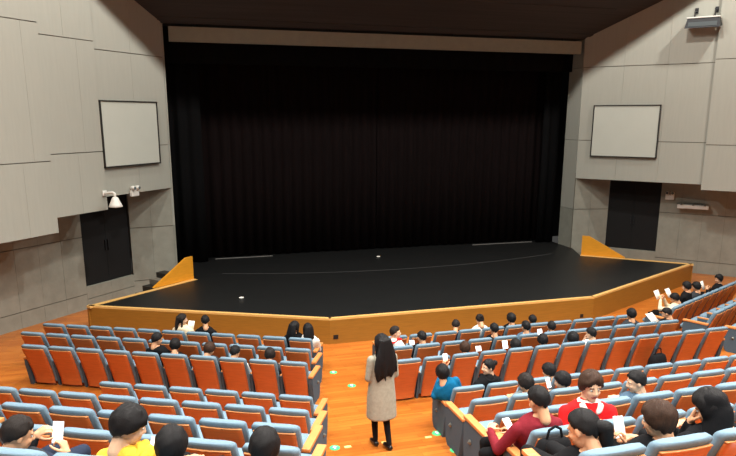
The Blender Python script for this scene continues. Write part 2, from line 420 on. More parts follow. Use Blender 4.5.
# ceiling: dark sloping soffit above the stage opening, lip, flat hall ceiling
ce = empty('ceiling'); tag(ce, 'dark brown sloping ceiling above the stage opening', 'ceiling', kind='structure')
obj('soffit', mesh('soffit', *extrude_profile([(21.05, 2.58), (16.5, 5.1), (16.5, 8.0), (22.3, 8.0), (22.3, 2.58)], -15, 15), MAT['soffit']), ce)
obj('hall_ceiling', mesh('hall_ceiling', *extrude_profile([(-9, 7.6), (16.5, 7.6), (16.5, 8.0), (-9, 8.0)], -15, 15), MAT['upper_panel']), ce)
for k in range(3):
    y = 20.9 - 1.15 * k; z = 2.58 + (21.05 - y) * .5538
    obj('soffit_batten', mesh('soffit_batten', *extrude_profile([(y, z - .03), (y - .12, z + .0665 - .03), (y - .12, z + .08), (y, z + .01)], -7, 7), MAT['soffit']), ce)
va = obj('valance_board', mesh('valance_board', *bbox(-6.72, 6.72, 21.0, 21.12, 2.09, 2.5, .01), MAT['valance']))
tag(va, 'grey-olive horizontal valance board above the stage curtain', 'valance')
for x in (-6, -2, 2, 6): obj('hanger', mesh('hanger', *box(x - .02, x + .02, 21.06, 21.1, 2.48, 2.75), MAT['dark_metal']), va)
# curtain
def drape(name, x0, x1, y, z0, z1, m, amp, wl, label, cat, group=None, th=.03):
    n = max(8, int((x1 - x0) / wl * 10)); V, F = [], []
    for j, z in enumerate((z0, z0 + (z1 - z0) * .33, z0 + (z1 - z0) * .66, z1)):
        for i in range(n + 1):
            x = x0 + (x1 - x0) * i / n; ph = 2 * math.pi * x / wl + .5 * math.sin(x * 1.7)
            V.append((x, y + amp * (1 - .25 * j / 3) * math.sin(ph) + .02 * math.sin(x * 3 + z), z))
    for j in range(3):
        for i in range(n): a = j * (n + 1) + i; F.append((a, a + 1, a + n + 2, a + n + 1))
    o = obj(name, mesh(name, V, F, m, True)); s = o.modifiers.new('thick', 'SOLIDIFY'); s.thickness = th; s.offset = 1
    return tag(o, label, cat, group)
drape('stage_curtain', -6.85, -.02, 22.75, STAGE + .04, 4.0, MAT['curtain'], .045, .34, 'dark red-black main stage curtain, left half', 'curtain', 'main stage curtain halves')
drape('stage_curtain', .02, 6.85, 22.75, STAGE + .04, 4.0, MAT['curtain'], .045, .34, 'dark red-black main stage curtain, right half', 'curtain', 'main stage curtain halves')
drape('leg_curtain', -6.86, -5.9, 22.1, STAGE + .01, 4.0, MAT['black_drape'], .05, .4, 'black leg drape hanging at the left side of the stage opening', 'curtain', 'leg drapes')
drape('leg_curtain', 6.2, 6.86, 22.3, STAGE + .01, 4.0, MAT['black_drape'], .05, .4, 'black leg drape hanging at the right side of the stage opening', 'curtain', 'leg drapes')
drape('border_curtain', -6.86, 6.86, 21.75, 1.55, 4.0, MAT['black_drape'], .03, .5, 'black border drape behind the valance board', 'curtain')
for x0, x1, sd in ((-5.65, -3.75, 'left'), (3.65, 6.1, 'right')):  # thin pale strips lying on the stage floor at the curtain's foot
    o = obj('pale_strip', mesh('pale_strip', *box(x0, x1, 22.45, 22.475, STAGE + .001, STAGE + .02), MAT['strip_pale'])); tag(o, f'thin whitish strip on the stage floor under the curtain, {sd}', 'tape', 'floor strips under the curtain')
for x, y, l in ((-5.35, 17.2, 'small white scrap lying on the left of the black stage'), (-.35, 21.3, 'small white scrap lying mid-stage before the curtain')):
    v, f = ellipsoid((0, 0, .02), (.07, .04, .025), None, 7, 4); v = [(a * (1 + .2 * math.sin(9 * b)), b, c) for a, b, c in v]
    tag(obj('paper_scrap', mesh('paper_scrap', v, f, MAT['paper']), None, (x, y, STAGE)), l, 'paper', 'scraps on stage')
bw = obj('wall_back', mesh('wall_back', *box(-12, 12, 26.5, 26.8, FLOOR0, 8), MAT['black_door'])); tag(bw, 'black rear wall of the stage behind the curtain', 'wall', kind='structure')
# ------------------------------------------------------------------ wall fittings
def orient(o, nrm):   # local -Y faces along nrm
    o.rotation_euler = (0, 0, math.atan2(nrm.y, nrm.x) + math.pi / 2)
def emergency_light(loc, nrm, label):
    e = empty('emergency_light', loc); orient(e, nrm); tag(e, label, 'light', 'emergency lights')
    obj('body', mesh('body', *bbox(-.14, .14, -.08, 0, -.12, .06, .012), MAT['white_plastic']), e)
    for s in (-1, 1):
        h = obj('lamp_head', mesh('lamp_head', *join(capsule((s * .085, -.05, .11), (s * .085, -.10, .11), .055, .062, 14, 2), capsule((s * .085, -.04, .05), (s * .085, -.04, .1), .015, .015, 8, 2)), MAT['white_plastic'], True), e)
        obj('lens', mesh('lens', *ellipsoid((s * .085, -.158, .11), (.045, .012, .045)), MAT['lamp_glass'], True), h)
emergency_light(atL(1.60, -2.02, .04), NLw, 'white twin-head emergency light on the left wall below the screen')
emergency_light(atR(2.02, -2.62, .03, True), N2R, 'white twin-head emergency light beside the right-hand black door')
# bell-shaped dome camera on a bracket, left wall
e = empty('dome_camera', atL(2.72, -1.95, .09)); orient(e, NLw); tag(e, 'white bell-shaped dome camera on a bracket above the left door', 'camera')
obj('bracket', mesh('bracket', *join(bbox(-.07, .07, -.03, 0, -.07, .07, .01), tube([(0, -.02, 0), (0, -.30, .03), (0, -.36, .0), (0, -.36, -.08)], .032)), MAT['white_plastic'], True), e)
bell = [(.05, .0), (.08, -.03), (.11, -.10), (.15, -.19), (.18, -.25), (.17, -.26)]
V, F = loft([((0, -.36, -.08 + z), (1, 0, 0), (0, 1, 0), r, r) for r, z in bell], 20, 2)
h = obj('housing', mesh('housing', V, F, MAT['white_plastic'], True), e)
obj('dome', mesh('dome', *ellipsoid((0, -.36, -.34), (.08, .08, .025)), MAT['white_plastic'], True), h)
# floodlight hung on two brackets high on the right wall
e = empty('floodlight', atR(3.66, 2.85, .30)); orient(e, NRw); tag(e, 'dark floodlight with pale top hung on two brackets high on the right wall', 'light')
hv = [(-.50, -.28, -.20), (.50, -.28, -.20), (.50, .12, -.12), (-.50, .12, -.12), (-.44, -.24, .08), (.44, -.24, .08), (.44, .1, .10), (-.44, .1, .10)]
obj('housing', mesh('housing', hv, BOXF, MAT['dark_metal']), e)
obj('top_plate', mesh('top_plate', *bbox(-.46, .46, -.27, .12, .085, .125, .01), MAT['white_plastic']), e)
obj('lens', mesh('lens', *box(-.40, .40, -.285, -.262, -.15, -.03), MAT['lamp_glass']), e)
for s in (-.28, .28):
    obj('bracket', mesh('bracket', *join(tube([(s, .0, .12), (s, .02, .30), (s, .26, .36)], .022), box(s - .05, s + .05, .24, .27, .28, .44)), MAT['dark_metal']), e)
# wall light on the lower right wall
e = empty('wall_light', atR(2.78, -2.92, .03, True)); orient(e, N2R); tag(e, 'long pale wall light fixture under the right-hand overhang', 'light')
obj('housing', mesh('housing', *bbox(-.48, .48, -.26, -.05, -.07, .05, .02), MAT['white_plastic']), e)
obj('back_plate', mesh('back_plate', *box(-.3, .3, -.06, 0, -.1, .1), MAT['grey_metal']), e)
for s in (-.36, 0, .36): obj('clip', mesh('clip', *bbox(s - .03, s + .03, -.28, -.04, .045, .085, .008), MAT['grey_metal']), e)

# ------------------------------------------------------------------ theatre seats
def seat_back_grid(z0, z1, hw0, hw1, rc, front, back, nu=8, edge=.0):
    """closed curved slab; front/back = y offsets from the reclined mid line"""
    zs = [z0 + (z1 - rc - z0) * k / 5 for k in range(6)] + [z1 - rc + rc * math.sin(math.pi / 2 * k / 4) for k in range(1, 5)]
    zs = [z0] + [z0 + .012] + zs[1:]
    V, F = [], []
    def yc(z): t = max(0, (z - .1) / .77); return -RECLINE * (.15 * t + .85 * t ** 1.25)
    for sgn, off in ((-1, back), (1, front)):
        for z in zs:
            h = hw0 + (hw1 - hw0) * (z - z0) / (z1 - z0)
            if z > z1 - rc: q = (z - (z1 - rc)) / rc; h = h - rc + rc * math.sqrt(max(0, 1 - q * q)) * .999 + .001
            for i in range(nu + 1):
                u = -1 + 2 * i / nu
                rnd_e = edge * (abs(u) ** 5 + max(0, (z - z1 + rc) / rc) ** 3 * .8)
                y = yc(z) + off - math.copysign(min(rnd_e, abs(off)), off) + .018 * (u * u) * 1.0
                V.append((h * u, y, z))
    nz = len(zs); W = nu + 1; B = nz * W
    for j in range(nz - 1):
        for i in range(nu):
            a = j * W + i; F.append((a, a + 1, a + W + 1, a + W)); F.append((B + a, B + a + W, B + a + W + 1, B + a + 1))
        F.append((j * W, (j + 1) * W, B + (j + 1) * W, B + j * W)); a = j * W + nu; F.append((a, B + a, B + a + W, a + W))
    for i in range(nu):
        F.append((i, B + i, B + i + 1, i + 1)); a = (nz - 1) * W + i; F.append((a, a + 1, B + a + 1, B + a))
    return V, F
M_CUSH = mesh('back_cushion', *seat_back_grid(.08, .87, .232, .240, .05, .065, -.045, edge=.02), MAT['seat_blue'], True)
M_BACK = mesh('back_panel', *seat_back_grid(.04, .80, .206, .216, .03, -.046, -.068), MAT['seat_wood'], True)
M_EDGE = mesh('panel_lit_edge', *seat_back_grid(.792, .806, .2155, .2165, .008, -.044, -.070), MAT['seat_lit_edge'], True)
cz = [(.06, .40, 0), (.06, .40, 0)]
def cushion():
    secs = []
    for y, hw, h in ((-.02, .20, .03), (.0, .215, .05), (.12, .225, .06), (.30, .225, .065), (.42, .222, .06), (.47, .21, .045), (.49, .18, .02)):
        secs.append(((0, y, .41 + .03 * y), (1, 0, 0), (0, 0, 1), hw, h))
    secs = [((c[0], c[1], c[2] - .05), a, b, w, h) for c, a, b, w, h in secs]
    return loft(secs, 16, 4)
M_SEAT = mesh('seat_cushion', *cushion(), MAT['seat_blue'], True)
M_PAN = mesh('seat_pan', *bbox(-.20, .20, .0, .42, .26, .31, .012), MAT['dark_metal'])
arm_prof = [(-.02, 0), (.20, 0), (.22, .30), (.28, .44), (.28, .50), (-.12, .52), (-.09, .36)]
M_ARM = mesh('armrest', *extrude_profile(arm_prof, -.022, .022), MAT['end_panel'])
M_CAP = mesh('arm_cap', *bbox(-.024, .024, -.10, .29, .50, .535, .012), MAT['arm_wood'])
end_prof = [(-.06, 0), (.30, 0), (.36, .08), (.38, .26), (.38, .46), (.35, .52), (-.16, .56), (-.15, .42), (-.10, .2)]
def endp():
    v, f = extrude_profile(end_prof, -.035, .035); return v, f
M_END = mesh('end_panel', *endp(), MAT['end_panel'])
M_ECAP = mesh('arm_cap', *bbox(-.045, .045, -.17, .39, .535, .575, .014), MAT['arm_wood'])
M_PLATE = mesh('number_plate', *capsule((-.038, 0, 0), (-.042, 0, 0), .03, .03, 12, 1), MAT['grey_metal'])
ORD = ['first', 'second', 'third', 'fourth', 'fifth', 'sixth', 'seventh', 'eighth', 'ninth', 'tenth', 'eleventh', 'twelfth', 'thirteenth', 'fourteenth']
def seat(loc, rz, label, group, left_arm, right_arm):
    """left/right_arm: None, 'arm' or 'end'"""
    e = empty('theatre_seat', loc, rz); tag(e, label, 'seat', group)
    obj('seat_cushion', M_SEAT, e); obj('seat_pan', M_PAN, e)
    obj('back_cushion', M_CUSH, e); b = obj('back_panel', M_BACK, e); obj('panel_lit_edge', M_EDGE, b)
    for s, k in ((-1, left_arm), (1, right_arm)):
        if not k: continue
        a = obj('armrest' if k == 'arm' else 'end_panel', M_ARM if k == 'arm' else M_END, e, (s * SP / 2, 0, 0))
        obj('arm_cap', M_CAP if k == 'arm' else M_ECAP, a)
        if k == 'end': obj('number_plate', M_PLATE, a, (0, .2, .33), (0, 0, math.pi if s > 0 else 0))
    return e
CEN = {'A': (-2.44 - SP, 11), 'B': (-3.23, 12), 'C': (-3.44, 13), 'D': (-3.23, 12), 'E': (-3.61, 9), 'F': (-3.94, 7), 'G': (-4.12, 6), 'H': (-4.49, 4)}
LEND = {'A': (-4.38, 12.72, 11), 'B': (-4.61, 11.74, 11), 'C': (-4.83, 10.84, 10), 'D': (-5.17, 8.73, 6), 'E': (-5.53, 7.27, 9), 'F': (-5.87, 6.0, 8), 'G': (-6.05, 5.0, 6), 'H': (-6.30, 3.9, 5)}
def along(x, y): return float((np.array([-VX, VY]) - np.array([x, y])) @ TL)
CD = .14                                   # the centre rows stand a little further back than the wings
for i, r in enumerate(order):
    d, z = ROWS[r]; db = d - RECLINE
    x0, n = CEN[r]
    for k in range(n):
        if r == 'A' and k == 0: pass
        seat((x0 + SP * (k + .5), VY - db - CD, z), 0, f'wood-backed blue seat, centre block, {ORD[i]} row from stage, {ORD[k]} seat from left aisle', 'theatre seats in the centre block',
             'end' if k == 0 else 'arm', 'end' if k == n - 1 else None)
    ex, ey, n = LEND[r]; a0 = along(ex, ey)
    for k in range(n):
        x, y = lpt(db, a0 + SP * (k + .5))
        seat((x, y, z), -ANG, f'wood-backed blue seat, left block, {ORD[i]} row from stage, {ORD[k]} seat from the aisle', 'theatre seats in the left block',
             'end' if k == n - 1 else None, 'end' if k == 0 else 'arm')
    if r in 'ABC':
        for k in range(8):
            x, y = rpt(db, a0 + SP * (k + .5) - .12)
            seat((x, y, z), ANG, f'wood-backed blue seat, right block, {ORD[i]} row from stage, {ORD[k]} seat from the aisle', 'theatre seats in the right block',
                 'end' if k == 0 else 'arm', None)
#PEOPLE#
# ------------------------------------------------------------------ people
def rotz(a): c, s = math.cos(a), math.sin(a); return np.array([[c, -s, 0], [s, c, 0], [0, 0, 1.]])
def rotx(a): c, s = math.cos(a), math.sin(a); return np.array([[1., 0, 0], [0, c, -s], [0, s, c]])
def roty(a): c, s = math.cos(a), math.sin(a); return np.array([[c, 0, s], [0, 1., 0], [-s, 0, c]])
def T(R, p, s=1.0):
    M = np.eye(4); M[:3, :3] = np.array(R) * s; M[:3, 3] = p; return M
def build_head(dec):
    v = join(ellipsoid((0, -.012, .022), (.076, .094, .092)), ellipsoid((0, .022, -.035), (.061, .066, .078)), ellipsoid((0, .052, -.092), (.030, .028, .022)),
             capsule((0, .080, .018), (0, .098, -.022), .009, .0125, 8), ellipsoid((.012, .092, -.026), (.009, .010, .008)), ellipsoid((-.012, .092, -.026), (.009, .010, .008)),
             ellipsoid((.032, .066, .026), (.024, .016, .010)), ellipsoid((-.032, .066, .026), (.024, .016, .010)),
             ellipsoid((.036, .058, -.028), (.022, .020, .022)), ellipsoid((-.036, .058, -.028), (.022, .020, .022)),
             ellipsoid((0, .078, -.056), (.023, .009, .006)), ellipsoid((0, .077, -.066), (.019, .009, .007)),
             ellipsoid((.078, -.012, -.004), (.010, .020, .032), rotz(-.3)), ellipsoid((-.078, -.012, -.004), (.010, .020, .032), rotz(.3)),
             capsule((0, -.03, -.05), (0, -.045, -.16), .047, .050, 12))
    v, f = remesh(v, .0075, 2, dec)
    mi = []
    for q in f:
        c = np.mean([v[i] for i in q], 0)
        mi.append(1 if (abs(c[0]) < .024 and c[1] > .076 and -.072 < c[2] < -.051) else 0)
    for s in (-1, 1):
        for vf, m in ((ellipsoid((s * .031, .071, .004), (.0135, .010, .0085), None, 8, 5), 2), (ellipsoid((s * .031, .0785, .004), (.006, .0035, .0065), None, 8, 5), 3),
                      (capsule((s * .018, .082, .026), (s * .046, .074, .027), .004, .003, 6, 2), 3)):
            n = len(v); v = v + vf[0]; f = f + [tuple(i + n for i in q) for q in vf[1]]; mi += [m] * len(vf[1])
    return v, f, mi
def build_hand(curl, dec, thumb=.5):
    """left hand: wrist at origin, fingers along +Y, palm faces -Z, thumb on +X"""
    P = [ellipsoid((0, .045, 0), (.038, .05, .015))]
    for x, L, y0 in ((.030, .070, .085), (.010, .078, .092), (-.010, .072, .088), (-.029, .056, .080)):
        P.append(capsule((x * .6, .01, 0), (x, y0, 0), .012, .0105, 8, 2))
        p = np.array([x, y0, 0.]); a = 0
        for k, fr in enumerate((.45, .31, .24)):
            a += curl * (1, 1.15, .8)[k]; q = p + np.array([x * .06, math.cos(a), -math.sin(a)]) * L * fr
            P.append(capsule(p, q, .0095 - .001 * k, .0088 - .001 * k, 8, 2)); p = q
    p = np.array([.022, .018, -.004]); q = p + np.array([.034, .028, -.012]); r = q + np.array([.012, .030, -.012 - .02 * thumb]); t = r + np.array([-.002, .022, -.006 - .014 * thumb])
    P += [capsule(p, q, .0145, .0115, 8, 2), capsule(q, r, .011, .0095, 8, 2), capsule(r, t, .0095, .008, 8, 2), capsule((0, -.03, 0), (0, .02, 0), .024, .026, 10, 2)]
    return remesh(join(*P), .0052, 1, dec)
HEADS = {'near': build_head(.8), 'far': build_head(.22)}
HANDS = {(k, l): build_hand(c, d) for k, c in (('relaxed', .42), ('grip', .85), ('flat', .15)) for l, d in (('near', .8), ('far', .22))}
def hair_cap(style):
    cover = {'short': (32, -14, -62), 'medium': (24, -44, -84), 'bowl': (12, -26, -64), 'long': (30, -50, -84), 'bun': (28, -34, -72), 'tail': (36, -14, -60)}[style]
    R = {'short': (.090, .108, .110), 'medium': (.099, .117, .118), 'bowl': (.100, .118, .120), 'long': (.099, .113, .112), 'bun': (.088, .104, .106), 'tail': (.090, .106, .107)}[style]
    nu, nv = 36, 22; V, F = [], []
    for j in range(nv + 1):
        el = math.pi / 2 - math.pi * min(max(j, .05), nv - .05) / nv
        for i in range(nu):
            az = 2 * math.pi * i / nu   # 0 = front (+Y)
            w = abs((az + math.pi) % (2 * math.pi) - math.pi) / math.pi
            th = cover[0] + (cover[1] - cover[0]) * min(1, (w / .5)) ** 1.6 if w < .5 else cover[1] + (cover[2] - cover[1]) * ((w - .5) / .5) ** .7
            th += 5 * math.sin(az * 7 + 1) + 4 * math.sin(az * 15 + 2 * math.sin(az * 3))
            d = np.array([math.sin(az) * math.cos(el), math.cos(az) * math.cos(el), math.sin(el)])
            k = (math.degrees(el) - th + 8) / 20
            k = max(0, min(1, k)); k = k * k * (3 - 2 * k)
            g = 1 + .018 * math.sin(az * 9 + el * 5) + .012 * math.sin(az * 23 - el * 4) + .07 * noise.noise(Vector(d * 2.6))
            sc = (.72 + .28 * k) * g if k < 1 else g
            V.append(tuple(d * np.array(R) * sc + np.array([0, -.012, .024])))
    for j in range(nv):
        for i in range(nu):
            i2 = (i + 1) % nu; F.append((j * nu + i, j * nu + i2, (j + 1) * nu + i2, (j + 1) * nu + i))
    F.append(tuple(range(nu))[::-1]); F.append(tuple(nv * nu + i for i in range(nu)))
    return V, F
def hair_mesh(style, headR, lod):
    """vertices relative to head centre in head frame; long pieces hang straight down in the person's frame"""
    base = 'long' if style in ('long', 'longest') else style
    v, f = hair_cap(base)
    v = [tuple(headR @ np.array(p)) for p in v]
    back = headR @ np.array([0, -.06, 0]); ax = headR @ np.array([1., 0, 0]); ax[2] = 0; ax /= np.linalg.norm(ax); ay = np.cross([0, 0, 1.], ax)
    if style in ('long', 'longest'):
        L = .50 if style == 'longest' else .34; wide = .095 if style == 'longest' else .03
        secs = []
        for t in np.linspace(0, 1, 11):
            z = .07 - t * L
            secs.append((back + np.array([0, 0, z]) + ax * (-.018 * t * t) - ay * (.02 + .045 * math.sin(t * 2.2)), ax, ay, .085 + wide * math.sin(min(1, t * 1.15) * math.pi * .5) - .10 * max(0, t - .8) * 2, .052 - .022 * t))
        m = loft(secs, 30, 2.2)
        m = ([(p[0], p[1], p[2] + (.10 * math.sin(62 * p[0]) + .05 * math.sin(133 * p[0] + 1)) * max(0, (.07 - p[2] + back[2]) / L - .4)) for p in m[0]], m[1])
        m = ([tuple(np.array(p) * (1, 1, 1) + np.array([.006 * math.sin(40 * p[0] + 9 * p[2]), .005 * math.sin(60 * p[0]), 0])) for p in m[0]], m[1])
        for s in (-1, 1):
            m = join(m, tube([headR @ np.array([s * .085, .0, .03]) , headR @ np.array([s * .092, -.005, -.06]) , headR @ np.array([s * .08, -.01, -.06]) + np.array([0, 0, -.14])], .022, 8))
        v, f = join((v, f), m); return remesh((v, f), .011, 2, 1 if lod == 'near' else .5)
    if style == 'bun':
        c = headR @ np.array([0, -.115, .05]); v, f = join((v, f), ellipsoid(c, (.042, .04, .042)))
    if style == 'tail':
        pts = [headR @ np.array([0, -.09, .02]), headR @ np.array([.04, -.13, -.01]), headR @ np.array([.07, -.12, -.03]) + np.array([0, 0, -.08]), headR @ np.array([.09, -.10, -.03]) + np.array([0, 0, -.18])]
        for a, b, r0, r1 in zip(pts, pts[1:], (.034, .046, .042), (.046, .042, .014)): v, f = join((v, f), capsule(a, b, r0, r1, 12, 3))
    return v, f
def ik(a, b, l1, l2, hint):
    a = np.array(a, float); b = np.array(b, float); d = b - a; L = np.linalg.norm(d); mx = (l1 + l2) * .985
    if L > mx: b = a + d / L * mx; d = b - a; L = mx
    x = (l1 * l1 - l2 * l2 + L * L) / (2 * L); h = math.sqrt(max(0, l1 * l1 - x * x)); u = d / L
    hn = np.array(hint, float); hn = hn - u * (hn @ u); hn /= np.linalg.norm(hn)
    return a + u * x + hn * h, b
def aim(yd, palm):
    """rotation whose +Y is yd and whose -Z is close to palm"""
    y = np.array(yd, float); y /= np.linalg.norm(y); z = -np.array(palm, float); z = z - y * (z @ y); z /= np.linalg.norm(z); x = np.cross(y, z)
    return np.array([x, y, z]).T
def person(label, loc, rz, head, look=(0, -15, 0), hip=(0, None), arms='lap', hair='short', hairc='hair_black', top='cloth_black', legs='cloth_black', skin='skin', lod='far',
           legyaw=0, size=1.0, group=None, hood=False, collar=None, sleeve=1.0, wristL=None, wristR=None, twist=0, shoe='cloth_black'):
    """seated figure. local frame: +Y forward, floor z = 0; head = local head centre"""
    e = empty('person', loc, rz); tag(e, label, 'person', group)
    S = size; hd = np.array(head, float)
    hy = math.radians(look[0]); hp = math.radians(look[1]); hr = math.radians(look[2])
    HR = rotz(hy) @ rotx(hp) @ roty(hr)
    neck = hd + np.array([0, -.03, -.17]) * S + (np.array([0, -.03, 0]) if look[1] < -20 else 0)
    hz = .47; spine = .46 * S
    dz = neck[2] - hz; dy = math.sqrt(max(.0, spine ** 2 - dz * dz - (hip[0] - neck[0]) ** 2)) if dz < spine else 0
    hy0 = min(neck[1] + dy, .17) if hip[1] is None else hip[1]
    H = np.array([hip[0], hy0, hz])
    up = neck - H; up /= np.linalg.norm(up)
    tx = rotz(math.radians(twist)) @ np.array([1., 0, 0]); tx = tx - up * (tx @ up); tx /= np.linalg.norm(tx); ty = np.cross(up, tx)
    def pt(x, y, z): return tx * x + ty * y + up * z
    Lk = np.linalg.norm(neck - H); sw = .185 * S
    # torso sections
    def torso(inf, z0=-.06):
        W = [(.0, .155, .11), (.12, .145, .10), (.28, .150, .105), (.40, .172, .108), (.49, .178, .10), (.56, .15, .085), (.62, .085, .07)]
        secs = []
        for q, w, d in W:
            t = q / .56; c = H + (neck - H) * t + ty * (-.02 * math.sin(min(1, t) * math.pi)); secs.append((c, tx, ty, w * S + inf, d * S + inf))
        secs.insert(0, (H - up * .07, tx, ty, .14 * S + inf, .10 * S + inf)); return loft(secs, 18, 2.5)
    SHL = {s: neck + pt(s * sw, -.005, -.075) for s in (-1, 1)}
    fy = rotz(math.radians(twist)) @ np.array([0, 1., 0])
    wr = {}
    for s in (-1, 1):
        if arms == 'lap': w = H + rotz(math.radians(twist)) @ np.array([s * .06, .17, .09]); ph = ('relaxed', (-s * .6, .8, -.1), (0, 0, -1))
        elif arms == 'phone': w = neck + rotz(math.radians(twist)) @ np.array([s * .085, .27, -.16]); ph = ('grip', (-s * .35, .35, .8), (-s * .9, .1, 0))
        elif arms == 'high': w = neck + rotz(math.radians(twist)) @ np.array([s * .09, .36, .10]); ph = ('grip', (-s * .3, .35, .9), (-s * .9, .1, 0))
        elif arms == 'chin':
            if s < 0: w = hd + rotz(math.radians(twist)) @ np.array([-.07, .10, -.15]); ph = ('relaxed', (.2, -.1, 1), (.6, -.7, 0))
            else: w = H + np.array([.10, .22, .12]); ph = ('relaxed', (-.6, .8, -.1), (0, 0, -1))
        else: w = H + np.array([s * .27, .12, .09]); ph = ('relaxed', (0, 1, -.1), (0, 0, -1))
        ov = wristL if s < 0 else wristR
        if ov is not None: w = np.array(ov[0], float); ph = ov[1:]
        el, w = ik(SHL[s], w, .275 * S, .245 * S, (s * .5, -.25, -1)); wr[s] = (el, w, ph)
    lg = {}
    for s in (-1, 1):
        R = rotz(math.radians(legyaw)); hj = H + R @ np.array([s * .085, .0, .0]); kn = hj + R @ np.array([s * .03, .37 * S, -.05]); an = np.array([kn[0], kn[1], 0]) + R @ np.array([0, -.02, .09]); lg[s] = (hj, kn, an, R)
    P = [torso(-.004), capsule(neck - up * .05, hd + HR @ np.array([0, -.04, -.09]) * S, .052 * S, .047 * S, 12)]
    for s in (-1, 1):
        el, w, ph = wr[s]; P += [capsule(SHL[s], el, .050 * S, .038 * S, 10), capsule(el, w, .038 * S, .026 * S, 10)]
        hj, kn, an, R = lg[s]; P += [capsule(hj, kn, .066, .046, 12), capsule(kn, an, .044, .034, 12), capsule(an + np.array([0, 0, -.05]), an + R @ np.array([0, .14, -.055]), .036, .03, 10)]
    vox = .014 if lod == 'near' else .022
    v, f = remesh(join(*P), vox, 2); mi = [0] * len(f)
    hv, hf, hm = HEADS[lod]; hv, hf = xform((hv, hf), T(HR, hd, S)); n = len(v); v += hv; f += [tuple(i + n for i in q) for q in hf]; mi += hm
    for s in (-1, 1):
        el, w, ph = wr[s]; kind, yd, palm = ph
        kk = HANDS[(kind, lod)]; kv = kk[0] if s < 0 else [(-x, y, z) for x, y, z in kk[0]]; kf = kk[1] if s < 0 else [q[::-1] for q in kk[1]]
        a, b = xform((kv, kf), T(aim(yd, palm), w, S)); n = len(v); v += a; f += [tuple(i + n for i in q) for q in b]; mi += [0] * len(b)
    obj('body', mesh('body', v, f, [MAT[skin], MAT['lips'], MAT['eye_white'], MAT['eye_dark']], True, mi), e)
    # clothing
    P = [torso(.016)]
    for s in (-1, 1):
        el, w, ph = wr[s]; P.append(capsule(SHL[s], el, .062 * S, .050 * S, 12))
        if sleeve > .5: P.append(capsule(el, el + (w - el) * .92, .050 * S, .038 * S, 12))
    P.append(capsule(neck - up * .05 - ty * .012, neck - up * .012 - ty * .012, .098 * S, .078 * S, 14))
    if collar or hood: P.append(capsule(neck - up * .04 - ty * .02, neck + up * .02 - ty * .02, .085 * S, .07 * S, 14))
    tv = remesh(join(*P), vox, 2)
    t_o = obj('jacket' if sleeve > .5 else 'shirt', mesh('top', *tv, MAT[top], True), e)
    if collar:
        cv_ = [capsule(neck + pt(.085 * math.cos(a), .080 * math.sin(a) - .005, .03), neck + pt(.085 * math.cos(a + .5), .080 * math.sin(a + .5) - .005, .03), .026, .026, 8, 2) for a in np.arange(0, 6.2, .5)]
        cv_ += [capsule(neck + pt(s * .085, .085, .005), neck + pt(s * .05, .125, -.045), .036, .024, 8, 2) for s in (-1, 1)] + [capsule(neck + pt(s * .10, .03, .01), neck + pt(s * .07, .10, -.03), .034, .034, 8, 2) for s in (-1, 1)]
        obj('collar', mesh('collar', *remesh(join(*cv_), .012, 2), MAT[collar], True), e)
    P = [loft([(H - up * .09, tx, ty, .15 * S, .115 * S), (H, tx, ty, .168 * S, .125 * S), (H + up * .08, tx, ty, .162 * S, .118 * S)], 18, 2.5)]
    for s in (-1, 1):
        hj, kn, an, R = lg[s]; P += [capsule(hj, kn, .086, .062, 12), capsule(kn, an + np.array([0, 0, .02]), .060, .050, 12)]
    obj('trousers', mesh('trousers', *remesh(join(*P), .018 if lod == 'near' else .024, 2), MAT[legs], True), e)
    for s in (-1, 1):
        hj, kn, an, R = lg[s]
        sv = join(capsule(an + R @ np.array([0, -.03, -.045]), an + R @ np.array([0, .15, -.05]), .044, .036, 12), capsule(an + np.array([0, 0, .01]), an + np.array([0, 0, -.04]), .043, .043, 10))
        obj('shoe', mesh('shoe', *remesh(sv, .014, 2), MAT[shoe], True), e)
    if hood:
        hc = hd + HR @ np.array([0, -.02, .01])
        hv, hf = ellipsoid((0, -.02, .01), (.112, .122, .128), None, 28, 18); nv = []
        for p in hv:
            p = np.array(p) * (1 + .16 * noise.noise(Vector(p) * 11) + .05 * math.sin(40 * p[2] + 25 * p[0]))
            if p[1] > .065: p[1] = .065 - (p[1] - .065) * .6; p[0] *= .8; p[2] *= .86
            nv.append(tuple(hd + HR @ p))
        P = join((nv, hf), capsule(hd + HR @ np.array([0, -.05, -.05]), neck - up * .03 - ty * .05, .10, .12, 14), capsule(SHL[-1] + up * .02, SHL[1] + up * .02, .085, .085, 14))
        obj('hood', mesh('hood', *remesh(P, .013, 2), MAT[top], True), e)
    hs = hair_mesh(hair, HR, lod); M = np.eye(4); M[:3, :3] *= S; M[:3, 3] = hd
    obj('hair', mesh('hair', *xform(hs, M), MAT[hairc], True), e)
    R2 = np.array(Matrix.Rotation(rz, 3, 'Z'))
    return e, {s: (R2 @ (wr[s][1] + aim(wr[s][2][1], wr[s][2][2])[:, 1] * .08) + np.array(loc)) for s in (-1, 1)}, (R2 @ hd + np.array(loc))
def phone(p, rz, tilt, label, lit=True, w=.075, h=.155, facing=0):
    e = empty('smartphone', p, 0); e.rotation_euler = (tilt, 0, rz); tag(e, label, 'phone', 'phones and papers in hands')
    obj('case', mesh('case', *bbox(-w / 2, w / 2, -.005, .005, -h / 2, h / 2, .004), MAT['phone_body']), e)
    obj('display', mesh('display', *box(-w / 2 + .004, w / 2 - .004, -.0065, -.0045, -h / 2 + .008, h / 2 - .008), MAT['phone_screen'] if lit else MAT['phone_black']), e)
    return e
